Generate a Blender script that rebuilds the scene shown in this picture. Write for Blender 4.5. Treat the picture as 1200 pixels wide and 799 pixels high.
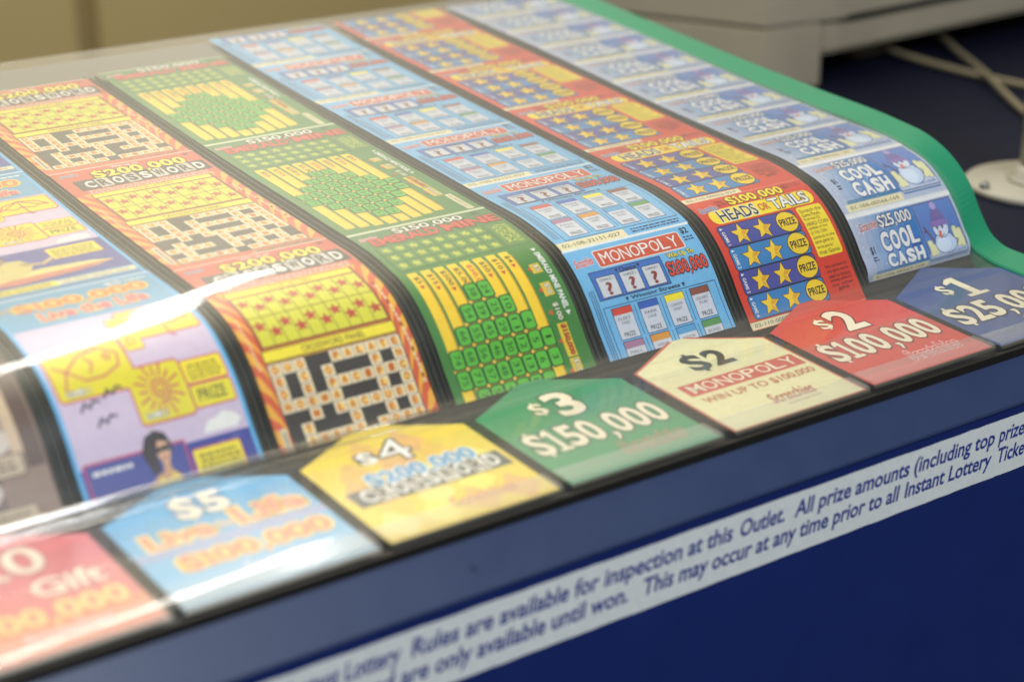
import bpy, bmesh, math, random
from mathutils import Vector, Matrix

U = 0.113            # one ticket pitch in metres: every length below is given in pitches
random.seed(7)
SC = bpy.context.scene
for o in list(bpy.data.objects):
    bpy.data.objects.remove(o)

# ------------------------------------------------------------------ camera
cam_d = bpy.data.cameras.new("camera")
cam = bpy.data.objects.new("camera", cam_d)
SC.collection.objects.link(cam)
YAW, PITCH, ROLL = math.radians(35.831), math.radians(20.872), math.radians(-0.406)
FW = Vector((math.sin(YAW) * math.cos(PITCH), math.cos(YAW) * math.cos(PITCH), -math.sin(PITCH)))
RI0 = Vector((math.cos(YAW), -math.sin(YAW), 0))
UP0 = RI0.cross(FW)
RI = math.cos(ROLL) * RI0 + math.sin(ROLL) * UP0
UPV = -math.sin(ROLL) * RI0 + math.cos(ROLL) * UP0
CP = Vector((-7.8405, -6.2728, 3.7629))
M = Matrix((RI, UPV, -FW)).transposed().to_4x4()
M.translation = CP * U
cam.matrix_world = M
cam_d.sensor_width = 36
cam_d.lens = 66
cam_d.clip_start = 0.05
cam_d.clip_end = 100
cam_d.dof.use_dof = True
cam_d.dof.focus_distance = (Vector((-0.8, 1.25, 0.42)) - CP).dot(FW) * U
cam_d.dof.aperture_fstop = 3.9
SC.camera = cam

# ------------------------------------------------------------------ world, lamps, exposure
W = bpy.data.worlds.new("World")
SC.world = W
W.use_nodes = True
WN, WL = W.node_tree.nodes, W.node_tree.links
BG = WN["Background"]
BG.inputs[1].default_value = 0.54
# the room: a pale lit ceiling overhead and behind the counter, dimmer low down and towards the shop floor
wtc = WN.new("ShaderNodeTexCoord")
wdp = WN.new("ShaderNodeVectorMath")
wdp.operation = 'DOT_PRODUCT'
wdp.inputs[1].default_value = (0.1, 0.62, 0.78)
WL.new(wtc.outputs["Generated"], wdp.inputs[0])
wrm = WN.new("ShaderNodeValToRGB")
wmr = WN.new("ShaderNodeMapRange")
wmr.inputs["From Min"].default_value = -1
wmr.inputs["From Max"].default_value = 1
WL.new(wdp.outputs["Value"], wmr.inputs["Value"])
WL.new(wmr.outputs["Result"], wrm.inputs["Fac"])
wrm.color_ramp.elements[0].position = 0.30
wrm.color_ramp.elements[0].color = (0.10, 0.10, 0.11, 1)
wrm.color_ramp.elements[1].position = 0.97
wrm.color_ramp.elements[1].color = (3.2, 2.85, 2.0, 1)
e = wrm.color_ramp.elements.new(0.62)
e.color = (0.32, 0.31, 0.30, 1)
e = wrm.color_ramp.elements.new(0.88)
e.color = (0.70, 0.68, 0.61, 1)
WL.new(wrm.outputs["Color"], BG.inputs[0])
SC.view_settings.view_transform = 'Standard'
SC.view_settings.look = 'None'
SC.view_settings.exposure = -0.18
SC.view_settings.gamma = 1
SC.cycles.use_denoising = True
SC.cycles.transparent_max_bounces = 16
SC.cycles.max_bounces = 8


def area(name, loc, target, sx, sy, power, col, roll=None):
    d = bpy.data.lights.new(name, 'AREA')
    d.shape = 'RECTANGLE'
    d.size = sx * U
    d.size_y = sy * U
    d.energy = power
    d.color = col
    o = bpy.data.objects.new(name, d)
    SC.collection.objects.link(o)
    z = (Vector(loc) - Vector(target)).normalized()
    x = Vector(roll) if roll else Vector((1, 0, 0))
    x = (x - x.dot(z) * z).normalized()
    y = z.cross(x)
    m = Matrix((x, y, z)).transposed().to_4x4()
    m.translation = Vector(loc) * U
    o.matrix_world = m
    return o


# ceiling tube running over the counter and away to the back: its reflection is the streaks on the cover
TB = Vector((5.6, 17.0, 11.9))
TA = Vector((-9.0, -3.6, 11.9))
mid = (TA + TB) / 2
area("ceiling_tube", mid, mid - Vector((0, 0, 1)), (TB - TA).length, .8, 20, (1.0, 0.955, 0.88), TB - TA)
# broad soft daylight from the shop front behind the camera
area("shop_window", (-3.9, -17, 15.5), (-3, 1, 0), 7.5, 8, 56, (0.88, 0.94, 1.0))

# ------------------------------------------------------------------ helpers


def lin(c):
    return tuple(((x / 255) / 12.92 if x <= 10 else (((x / 255) + 0.055) / 1.055) ** 2.4) for x in c)


def newmat(name):
    m = bpy.data.materials.new(name)
    m.use_nodes = True
    return m, m.node_tree.nodes, m.node_tree.links, m.node_tree.nodes["Principled BSDF"]


def plain(name, rgb, rough=0.5, noise=0.06, scale=60, bump=0.0, spec=0.5, metallic=0.0):
    """A painted or moulded surface with a little mottling and grain."""
    m, N, L, P = newmat(name)
    tc = N.new("ShaderNodeTexCoord")
    n = N.new("ShaderNodeTexNoise")
    n.inputs["Scale"].default_value = scale
    n.inputs["Detail"].default_value = 5
    L.new(tc.outputs["Object"], n.inputs["Vector"])
    mr = N.new("ShaderNodeMapRange")
    mr.inputs["To Min"].default_value = 1 - noise
    mr.inputs["To Max"].default_value = 1 + noise
    L.new(n.outputs["Fac"], mr.inputs["Value"])
    mx = N.new("ShaderNodeVectorMath")
    mx.operation = 'SCALE'
    mx.inputs[0].default_value = lin(rgb)
    L.new(mr.outputs["Result"], mx.inputs["Scale"])
    L.new(mx.outputs["Vector"], P.inputs["Base Color"])
    r = N.new("ShaderNodeMapRange")
    r.inputs["To Min"].default_value = max(0.02, rough - 0.08)
    r.inputs["To Max"].default_value = rough + 0.08
    L.new(n.outputs["Fac"], r.inputs["Value"])
    L.new(r.outputs["Result"], P.inputs["Roughness"])
    P.inputs["Specular IOR Level"].default_value = spec
    P.inputs["Metallic"].default_value = metallic
    if bump:
        n2 = N.new("ShaderNodeTexNoise")
        n2.inputs["Scale"].default_value = scale * 25
        L.new(tc.outputs["Object"], n2.inputs["Vector"])
        b = N.new("ShaderNodeBump")
        b.inputs["Strength"].default_value = bump
        b.inputs["Distance"].default_value = 0.0004
        L.new(n2.outputs["Fac"], b.inputs["Height"])
        L.new(b.outputs["Normal"], P.inputs["Normal"])
    return m


def printed(name, rough, coat=0.0):
    """Printed paper: ink colours come from the print layers, with faint paper mottling."""
    m, N, L, P = newmat(name)
    a = N.new("ShaderNodeAttribute")
    a.attribute_name = "Ink"
    tc = N.new("ShaderNodeTexCoord")
    n = N.new("ShaderNodeTexNoise")
    n.inputs["Scale"].default_value = 220
    n.inputs["Detail"].default_value = 6
    L.new(tc.outputs["Object"], n.inputs["Vector"])
    mr = N.new("ShaderNodeMapRange")
    mr.inputs["To Min"].default_value = 0.88
    mr.inputs["To Max"].default_value = 1.1
    L.new(n.outputs["Fac"], mr.inputs["Value"])
    mx = N.new("ShaderNodeVectorMath")
    mx.operation = 'SCALE'
    L.new(a.outputs["Color"], mx.inputs[0])
    L.new(mr.outputs["Result"], mx.inputs["Scale"])
    L.new(mx.outputs["Vector"], P.inputs["Base Color"])
    P.inputs["Roughness"].default_value = rough
    P.inputs["Coat Weight"].default_value = coat
    P.inputs["Coat Roughness"].default_value = 0.25
    return m


def clear(name, ior, rough, haze, smear=0.0, tint=(1, 1, 1)):
    """Clear plastic: transparent, with Fresnel reflection and a thin film of dust."""
    m, N, L, P = newmat(name)
    N.remove(P)
    out = N["Material Output"]
    g = N.new("ShaderNodeNewGeometry")
    io = N.new("ShaderNodeMix")
    io.data_type = 'FLOAT'
    io.inputs[2].default_value = ior
    io.inputs[3].default_value = 1 / ior
    L.new(g.outputs["Backfacing"], io.inputs[0])
    f = N.new("ShaderNodeFresnel")
    L.new(io.outputs[0], f.inputs["IOR"])
    t = N.new("ShaderNodeBsdfTransparent")
    t.inputs[0].default_value = (*tint, 1)
    gl = N.new("ShaderNodeBsdfGlossy")
    gl.inputs["Roughness"].default_value = rough
    g2 = N.new("ShaderNodeBsdfGlossy")
    g2.inputs["Roughness"].default_value = 0.42
    gm = N.new("ShaderNodeMixShader")
    gm.inputs[0].default_value = smear
    L.new(gl.outputs[0], gm.inputs[1])
    L.new(g2.outputs[0], gm.inputs[2])
    mx = N.new("ShaderNodeMixShader")
    L.new(f.outputs[0], mx.inputs[0])
    L.new(t.outputs[0], mx.inputs[1])
    L.new(gm.outputs[0], mx.inputs[2])
    d = N.new("ShaderNodeBsdfDiffuse")
    d.inputs[0].default_value = (0.8, 0.8, 0.78, 1)
    tc = N.new("ShaderNodeTexCoord")
    n1 = N.new("ShaderNodeTexNoise")
    n1.inputs["Scale"].default_value = 9
    n1.inputs["Detail"].default_value = 8
    n2 = N.new("ShaderNodeTexNoise")
    n2.inputs["Scale"].default_value = 1500
    n2.inputs["Detail"].default_value = 2
    L.new(tc.outputs["Object"], n1.inputs["Vector"])
    L.new(tc.outputs["Object"], n2.inputs["Vector"])
    r1 = N.new("ShaderNodeMapRange")
    r1.inputs["From Min"].default_value = 0.3
    r1.inputs["From Max"].default_value = 0.75
    r1.inputs["To Min"].default_value = haze * 0.5
    r1.inputs["To Max"].default_value = haze * 1.6
    L.new(n1.outputs["Fac"], r1.inputs["Value"])
    r2 = N.new("ShaderNodeMapRange")
    r2.inputs["From Min"].default_value = 0.70
    r2.inputs["From Max"].default_value = 0.78
    r2.inputs["To Min"].default_value = 0
    r2.inputs["To Max"].default_value = haze * 5
    L.new(n2.outputs["Fac"], r2.inputs["Value"])
    ad = N.new("ShaderNodeMath")
    L.new(r1.outputs["Result"], ad.inputs[0])
    L.new(r2.outputs["Result"], ad.inputs[1])
    m2 = N.new("ShaderNodeMixShader")
    L.new(ad.outputs[0], m2.inputs[0])
    L.new(mx.outputs[0], m2.inputs[1])
    L.new(d.outputs[0], m2.inputs[2])
    L.new(m2.outputs[0], out.inputs["Surface"])
    return m


PAPER = printed("ticket_print", 0.42, 0.15)
CARD = printed("card_print", 0.38, 0.25)
SIGNP = printed("sign_print", 0.55)


def link(name, me, mat, parent=None, smooth=False):
    o = bpy.data.objects.new(name, me)
    SC.collection.objects.link(o)
    if mat:
        me.materials.append(mat)
    if parent:
        o.parent = parent
    if smooth:
        for p in me.polygons:
            p.use_smooth = True
    return o


def empty(name, label, cat, group=None, loc=(0, 0, 0)):
    o = bpy.data.objects.new(name, None)
    o.empty_display_size = 0.02
    SC.collection.objects.link(o)
    o.location = Vector(loc) * U
    tag(o, label, cat, group)
    return o


def tag(o, label, cat, group=None):
    o["label"] = label
    o["category"] = cat
    if group:
        o["group"] = group


def frombm(name, bm, mat, parent=None, smooth=False, bevel=0, seg=2, off=None):
    """bm is in pitches, world coordinates; the object is placed so that it sits under its parent."""
    if bevel:
        bmesh.ops.bevel(bm, geom=bm.edges[:], offset=bevel, segments=seg, affect='EDGES', clamp_overlap=True)
    if off is None:
        off = parent.location if parent else Vector((0, 0, 0))
    for v in bm.verts:
        v.co = v.co * U - off
    bmesh.ops.recalc_face_normals(bm, faces=bm.faces[:])
    me = bpy.data.meshes.new(name)
    bm.to_mesh(me)
    bm.free()
    return link(name, me, mat, parent, smooth)


def prism(bm, poly, h0, h1, ax):
    """Extrude a closed polygon. ax 'x': poly is (y,z) run from x=h0 to h1; ax 'z': poly is (x,y)."""
    def P3(p, h):
        return (h, p[0], p[1]) if ax == 'x' else (p[0], p[1], h)
    a = [bm.verts.new(P3(p, h0)) for p in poly]
    b = [bm.verts.new(P3(p, h1)) for p in poly]
    n = len(poly)
    bm.faces.new(a[::-1])
    bm.faces.new(b)
    for i in range(n):
        bm.faces.new((a[i], a[(i + 1) % n], b[(i + 1) % n], b[i]))


def box(bm, x0, x1, y0, y1, z0, z1):
    prism(bm, [(x0, y0), (x1, y0), (x1, y1), (x0, y1)], z0, z1, 'z')


def tube(bm, pts, r, n=10, cap=True):
    pts = [Vector(p) for p in pts]
    rings = []
    for i, p in enumerate(pts):
        t = (pts[min(i + 1, len(pts) - 1)] - pts[max(i - 1, 0)]).normalized()
        s = t.cross(Vector((0, 0, 1)))
        if s.length < 0.05:
            s = t.cross(Vector((0, 1, 0)))
        s.normalize()
        q = s.cross(t)
        rr = r[i] if isinstance(r, (list, tuple)) else r
        rings.append([bm.verts.new(p + rr * (math.cos(2 * math.pi * k / n) * s + math.sin(2 * math.pi * k / n) * q)) for k in range(n)])
    for a, b in zip(rings, rings[1:]):
        for k in range(n):
            bm.faces.new((a[k], a[(k + 1) % n], b[(k + 1) % n], b[k]))
    if cap:
        bm.faces.new(rings[0][::-1])
        bm.faces.new(rings[-1])


def lathe(bm, prof, cx, cy, n=48):
    rings = []
    for r, z in prof:
        rings.append([bm.verts.new((cx + r * math.cos(2 * math.pi * k / n), cy + r * math.sin(2 * math.pi * k / n), z)) for k in range(n)])
    for a, b in zip(rings, rings[1:]):
        for k in range(n):
            bm.faces.new((a[k], a[(k + 1) % n], b[(k + 1) % n], b[k]))
    bm.faces.new(rings[0][::-1])
    bm.faces.new(rings[-1])


def spline(pts, sub=10):
    """Catmull-Rom through the points."""
    P = [Vector(p) for p in pts]
    P = [P[0] * 2 - P[1]] + P + [P[-1] * 2 - P[-2]]
    out = []
    for i in range(1, len(P) - 2):
        p0, p1, p2, p3 = P[i - 1], P[i], P[i + 1], P[i + 2]
        # centripetal-like tangents keep the curve from overshooting between uneven spacings
        d1, d2, d3 = (p1 - p0).length, (p2 - p1).length, (p3 - p2).length
        m1 = ((p1 - p0) / d1 * d2 + (p2 - p1) / d2 * d1) / (d1 + d2) * d2
        m2 = ((p2 - p1) / d2 * d3 + (p3 - p2) / d3 * d2) / (d2 + d3) * d2
        for k in range(sub):
            t = k / sub
            out.append((2 * t**3 - 3 * t**2 + 1) * p1 + (t**3 - 2 * t**2 + t) * m1 + (-2 * t**3 + 3 * t**2) * p2 + (t**3 - t**2) * m2)
    out.append(P[-2])
    return out


class Curve2:
    """A smooth profile in the Y-Z plane, walked by arc length."""

    def __init__(s, pts, sub=16):
        s.p = spline(pts, sub)
        s.s = [0.0]
        for a, b in zip(s.p, s.p[1:]):
            s.s.append(s.s[-1] + (b - a).length)

    def at(s, x):
        import bisect
        i = max(0, min(len(s.p) - 2, bisect.bisect_right(s.s, x) - 1))
        t = (x - s.s[i]) / (s.s[i + 1] - s.s[i])
        return s.p[i] + (s.p[i + 1] - s.p[i]) * t

    def normal(s, x):
        a, b = s.at(x - 0.012), s.at(x + 0.012)
        d = (b - a).normalized()
        return Vector((-d.y, d.x))

    def line(s, s0, s1, step, off=0.0):
        n = max(2, int((s1 - s0) / step))
        r = []
        for i in range(n + 1):
            x = s0 + (s1 - s0) * i / n
            r.append(s.at(x) + s.normal(x) * off)
        return r


TICKETS = Curve2([(0.80, -.005), (0.90, 0.005), (0.955, 0.04), (1.0, .10), (1.08, .21), (1.18, .36), (1.28, .475), (1.42, .58), (1.65, .655), (2.2, .72), (3.0, .80), (4.5, .965), (6.5, 1.185)])
COVER = Curve2([(-.035, -.03), (-.035, .012), (-.014, .042), (.02, .055), (.06, .0625), (.11, .0665), (.16, .068), (.45, .0735), (.78, .0805), (.82, .084), (.86, .0915), (.90, .105), (.94, .1155), (.98, .130), (1.02, .160), (1.06, .235), (1.12, .395), (1.24, .54), (1.4, .632), (1.65, .700), (2.2, .757), (3.0, .835), (4.5, 1.0), (5.52, 1.112)], 40)
GIN = [(-.02, .0), (.3, .04), (.64, .075), (.92, .105), (1.03, .145), (1.1, .215), (1.18, .33), (1.33, .49), (1.52, .62), (1.86, .70), (2.57, .765), (3.22, .83), (4.5, .965), (5.9, 1.12)]
GOUT = [(-.02, .03), (.4, .085), (.8, .118), (.97, .138), (1.06, .185), (1.15, .29), (1.28, .485), (1.42, .605), (1.63, .70), (1.89, .745), (2.6, .81), (3.14, .86), (4.36, .99), (5.9, 1.165)]

# ------------------------------------------------------------------ printing: flat inks laid out in millimetre-like units, then bent
_tc = {}


def glyphs(txt, bold):
    k = (txt, round(bold, 3))
    if k not in _tc:
        c = bpy.data.curves.new("lettering", 'FONT')
        c.body = txt
        c.size = 1
        c.offset = bold
        c.resolution_u = 3
        o = bpy.data.objects.new("lettering", c)
        SC.collection.objects.link(o)
        dg = bpy.context.evaluated_depsgraph_get()
        me = bpy.data.meshes.new_from_object(o.evaluated_get(dg))
        vs = [(v.co.x, v.co.y) for v in me.vertices]
        fs = [tuple(p.vertices) for p in me.polygons]
        bpy.data.objects.remove(o)
        bpy.data.meshes.remove(me)
        bpy.data.curves.remove(c)
        _tc[k] = (vs, fs)
    return _tc[k]


class Art:
    def __init__(s):
        s.ops = []

    def poly(s, pts, col, lay):
        s.ops.append((list(pts), [tuple(range(len(pts)))], col, lay))

    def rect(s, u0, v0, u1, v1, col, lay):
        s.poly([(u0, v0), (u0, v1), (u1, v1), (u1, v0)], col, lay)

    def frame(s, u0, v0, u1, v1, col, edge, w, lay):
        s.rect(u0 - w, v0 - w, u1 + w, v1 + w, edge, lay)
        s.rect(u0, v0, u1, v1, col, lay + 1)

    def rr(s, u0, v0, u1, v1, r, col, lay):
        p = []
        for cx, cy, a0 in ((u1 - r, v0 + r, -90), (u1 - r, v1 - r, 0), (u0 + r, v1 - r, 90), (u0 + r, v0 + r, 180)):
            for k in range(5):
                a = math.radians(a0 + 90 * k / 4)
                p.append((cx + r * math.cos(a), cy + r * math.sin(a)))
        s.poly(p, col, lay)

    def rrf(s, u0, v0, u1, v1, r, col, edge, w, lay):
        s.rr(u0 - w, v0 - w, u1 + w, v1 + w, r + w, edge, lay)
        s.rr(u0, v0, u1, v1, r, col, lay + 1)

    def ell(s, cu, cv, ru, rv, col, lay, n=20):
        s.poly([(cu + ru * math.cos(2 * math.pi * k / n), cv + rv * math.sin(2 * math.pi * k / n)) for k in range(n)], col, lay)

    def star(s, cu, cv, r, col, lay, edge=None, w=0.8, tilt=0.0):
        def pts(R):
            return [(cu + (R if k % 2 == 0 else R * .45) * math.sin(math.pi * k / 5 + tilt), cv - (R if k % 2 == 0 else R * .45) * math.cos(math.pi * k / 5 + tilt)) for k in range(10)]
        if edge:
            s.poly(pts(r + w * 1.6), edge, lay)
        s.poly(pts(r), col, lay + 1)

    def stroke(s, pts, w, col, lay):
        for (a, b), (c, d) in zip(pts, pts[1:]):
            L = math.hypot(c - a, d - b) or 1
            nx, ny = -(d - b) / L * w / 2, (c - a) / L * w / 2
            ex, ey = (c - a) / L * w * .3, (d - b) / L * w * .3
            s.poly([(a + nx - ex, b + ny - ey), (a - nx - ex, b - ny - ey), (c - nx + ex, d - ny + ey), (c + nx + ex, d + ny + ey)], col, lay)

    def text(s, txt, u0, v0, u1, v1, col, lay, bold=.015, out=None, ow=.05, shear=0.0, cw=False, tilt=0.0, out2=None, ow2=.1):
        base, _ = glyphs(txt, bold)
        if not base:
            return
        xs = [p[0] for p in base]
        ys = [p[1] for p in base]
        x0, x1, y0, y1 = min(xs), max(xs), min(ys), max(ys)

        def place(vs):
            r = []
            for x, y in vs:
                a, b = (x - x0) / (x1 - x0), (y - y0) / (y1 - y0)
                if cw:
                    r.append((u0 + b * (u1 - u0), v0 + a * (v1 - v0)))
                else:
                    uu = u0 + a * (u1 - u0) + shear * (b - .5) * (v1 - v0)
                    r.append((uu, v1 - b * (v1 - v0) - tilt * (uu - u0)))
            return r
        if out2:
            vs, fs = glyphs(txt, bold + ow2)
            s.ops.append((place(vs), fs, out2, lay - .7))
        if out:
            vs, fs = glyphs(txt, bold + ow)
            s.ops.append((place(vs), fs, out, lay - .35))
        vs, fs = glyphs(txt, bold)
        s.ops.append((place(vs), fs, col, lay))

    def nums(s, txt, u0, v0, u1, v1, col, lay, bold=.02, out=None, ow=.04, gap=.06, slab=True):
        """Fat condensed figures, each fitted to its own cell; the 1 has a flag and a foot, the dollar sign its bar."""
        wts = {',': .42, '1': .72 if slab else .5}
        tot = sum(wts.get(c, 1) for c in txt) + gap * (len(txt) - 1)
        k = (u1 - u0) / tot
        u = u0
        H = v1 - v0
        for c in txt:
            w = wts.get(c, 1) * k
            if c == '1':
                t = w * (.36 if slab else .5)
                m = u + w * .52
                p = [(m + t / 2, v1 - H * .12), (u + w, v1 - H * .12), (u + w, v1), (u, v1), (u, v1 - H * .12), (m - t / 2, v1 - H * .12), (m - t / 2, v0 + H * .2), (u, v0 + H * .27), (u, v0 + H * .16), (m - t / 2, v0), (m + t / 2, v0)]
                if out:
                    g = ow * H * .7
                    cx, cy = u + w / 2, (v0 + v1) / 2
                    s.poly([(x + (g if x > cx else -g), y + (g if y > cy else -g)) for x, y in p], out, lay - .35)
                s.poly(p, col, lay)
            elif c == '$':
                s.text('S', u, v0, u + w, v1, col, lay, bold=bold, out=out, ow=ow)
                b = w * .09
                s.rect(u + w / 2 - b, v0 - H * .1, u + w / 2 + b, v0 + H * .06, col, lay)
                s.rect(u + w / 2 - b, v1 - H * .06, u + w / 2 + b, v1 + H * .1, col, lay)
            elif c == ',':
                s.poly([(u + w * .1, v1 - H * .14), (u + w * .9, v1 - H * .14), (u + w * .9, v1), (u + w * .3, v1 + H * .2), (u + w * .05, v1 + H * .16), (u + w * .4, v1)], col, lay)
                if out:
                    s.poly([(u - w * .1, v1 - H * .18), (u + w * 1.1, v1 - H * .18), (u + w * 1.1, v1 + H * .03), (u + w * .4, v1 + H * .26), (u - w * .1, v1 + H * .2), (u + w * .2, v1)], out, lay - .35)
            else:
                s.text(c, u, v0, u + w, v1, col, lay, bold=bold, out=out, ow=ow)
            u += w + gap * k

    def scribble(s, u0, v0, u1, v1, n, col, lay):
        """Print too small to read: rows of short dashes."""
        h = (v1 - v0) / n
        for i in range(n):
            u = u0 + random.random()
            while u < u1 - 1:
                w = min(u1 - u, random.uniform(1.2, 4.5))
                s.rect(u, v0 + h * (i + .25), u + w, v0 + h * (i + .72), col, lay)
                u += w + .8


def build(art, name, mapf, mat, parent, lines=(), cut=None, end=None):
    """Lay the inks of one print in layers, cut them at the bend lines, bend them with mapf(u, v, height) and make ONE mesh."""
    bm = bmesh.new()
    ci = bm.faces.layers.int.new("ink")
    hl = bm.verts.layers.float.new("h")
    pal = []
    for vs, fs, col, lay in art.ops:
        if col not in pal:
            pal.append(col)
        k = pal.index(col)
        V = []
        for u, v in vs:
            x = bm.verts.new((u, v, 0))
            x[hl] = lay
            V.append(x)
        for f in fs:
            try:
                F = bm.faces.new([V[i] for i in f])
                F[ci] = k
            except ValueError:
                pass
    for v in lines:
        bmesh.ops.bisect_plane(bm, geom=bm.verts[:] + bm.edges[:] + bm.faces[:], dist=1e-7, plane_co=(0, v, 0), plane_no=(0, 1, 0))
    if end is not None:
        bmesh.ops.bisect_plane(bm, geom=bm.verts[:] + bm.edges[:] + bm.faces[:], dist=1e-7, plane_co=(0, end, 0), plane_no=(0, 1, 0), clear_outer=True)
    if cut is not None:
        bmesh.ops.bisect_plane(bm, geom=bm.verts[:] + bm.edges[:] + bm.faces[:], dist=1e-7, plane_co=(0, cut, 0), plane_no=(0, 1, 0), clear_inner=True)
    off = parent.location if parent else Vector((0, 0, 0))
    for v in bm.verts:
        v.co = Vector(mapf(v.co.x, v.co.y, v[hl] * 0.0005)) * U - off
    # every ink layer faces up, out of the paper
    for f in bm.faces:
        f.normal_update()
    a = mapf(50, 40, 0)
    b = mapf(50, 40, 0.1)
    nref = (Vector(b) - Vector(a)).normalized()
    for f in bm.faces:
        if f.normal.dot(nref) < -0.2:
            f.normal_flip()
    me = bpy.data.meshes.new(name)
    bm.to_mesh(me)
    cols = [0] * len(bm.faces)
    bm.faces.ensure_lookup_table()
    at = me.color_attributes.new("Ink", 'FLOAT_COLOR', 'CORNER')
    lp = [lin(c) for c in pal]
    idx = [f[ci] for f in bm.faces]
    data = []
    for p, k in zip(me.polygons, idx):
        data += [*lp[k], 1.0] * p.loop_total
    at.data.foreach_set("color", data)
    bm.free()
    return link(name, me, mat, parent)


# ------------------------------------------------------------------ ticket designs (u 0..100 across, v down the strip)
BLK, WHT = (28, 26, 28), (236, 236, 230)
CREAM = (232, 222, 178)
NAVYT = (30, 34, 70)


def logo(a, u0, v0, u1, v1, lay, col=(205, 60, 70), edge=(235, 225, 225)):
    a.text("Scratchies", u0, v0, u1, v1, col, lay, bold=.02, out=edge, ow=.045, shear=.25, tilt=.05)


def serial(a, u0, v0, u1, v1, txt, lay=2, col=CREAM):
    a.rect(u0, v0, u1, v1, col, lay)
    h = v1 - v0
    a.text(txt, u0 + 3, v0 + h * .28, u1 - 4, v1 - h * .25, (70, 66, 60), lay + 1, bold=0.0)


def art_street(n):
    """Blue $2 property game, 95.5 long."""
    a = Art()
    L = 95.5
    bg, mid_, dk = (112, 182, 226), (58, 112, 190), (26, 40, 92)
    a.rect(0, 0, 100, L, bg, 0)
    a.rect(0, 0, 100, .9, (226, 236, 240), 1)
    a.text("$2", 90, 2.5, 96, 8, BLK, 3, bold=.02)
    a.scribble(89, 9, 97, 13, 2, dk, 2)
    logo(a, 3, 8, 17, 14, 4)
    a.rrf(20, 5, 87, 16.5, 1, (206, 84, 52), (235, 228, 220), .7, 1)
    a.nums("MONOPOLY", 23, 6.8, 84, 15, WHT, 4, bold=.0, gap=.14)
    a.frame(9, 19, 64, 37, mid_, dk, .6, 1)
    a.text("Chance", 31, 19.6, 44, 22.4, BLK, 4, bold=.02)
    for u in (28, 45):
        a.poly([(u, 19.9), (u + 2.4, 19.9), (u + 1.2, 22.2)], BLK, 4)
    for i, u in enumerate((12, 30, 47.5)):
        a.frame(u, 23, u + 14, 36, (206, 210, 214), dk, .5, 3)
        a.text("CHANCE %d" % (i + 1), u + 2, 24, u + 12, 25.8, (60, 60, 70), 6, bold=0)
        a.text("?", u + 4.6, 26.8, u + 9.4, 35.2, (140, 58, 50), 6, bold=.03)
    a.text("Win Up To", 70, 18.4, 91, 22.6, (245, 228, 60), 5, bold=.02, out=BLK, ow=.06)
    a.nums("$100,000", 66, 24, 97.5, 33, (226, 70, 48), 5, bold=.02, out=BLK, ow=.06)
    a.frame(9, 42.5, 97, 87, bg, dk, .5, 1)
    a.text("Winning Streets", 31, 38.4, 70, 41.6, BLK, 4, bold=.02)
    for u in (27, 71.5):
        a.poly([(u, 38.7), (u + 2.6, 38.7), (u + 1.3, 41.4)], BLK, 4)
    heads = [((212, 70, 52), "FLEET", "STREET"), ((52, 96, 184), "PARK", "LANE"), ((246, 228, 50), "COVENTRY", "STREET"), ((140, 82, 62), "OLD KENT", "ROAD"),
             ((168, 120, 150), "PALL", "MALL"), ((214, 148, 56), "VINE", "STREET"), ((86, 160, 206), "EUSTON", "ROAD"), ((92, 150, 84), "BOND", "STREET")]
    for i, (c, t1, t2) in enumerate(heads):
        u = 14 + (i % 4) * 20.6
        v = 44 + (i // 4) * 21.2
        a.frame(u, v, u + 14.5, v + 19.4, (205, 210, 220), dk, .45, 3)
        a.rect(u, v, u + 14.5, v + 4.2, c, 5)
        a.text(t1, u + 2.5, v + 6, u + 12, v + 7.8, (70, 74, 90), 5, bold=0)
        a.text(t2, u + 4, v + 8.8, u + 10.5, v + 10.6, (70, 74, 90), 5, bold=0)
        a.text("PRIZE", u + 3, v + 15.4, u + 11.5, v + 18.2, BLK, 5, bold=.005)
        if i % 4 < 3:
            a.rect(u + 17.2, v, u + 17.6, v + 19.4, dk, 3)
    a.scribble(56, 89, 96, 93.5, 2, dk, 2)
    for i in range(3):
        a.stroke([(3 + i * 1.6, 30), (3 + i * 1.6, 84)], .5, dk, 2)
    serial(a, 0, 88.2, 52, L - .9, "02-108-321%02d-027" % (50 + n))
    a.rect(0, L - .9, 100, L, (232, 234, 228), 2)
    return a


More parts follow.
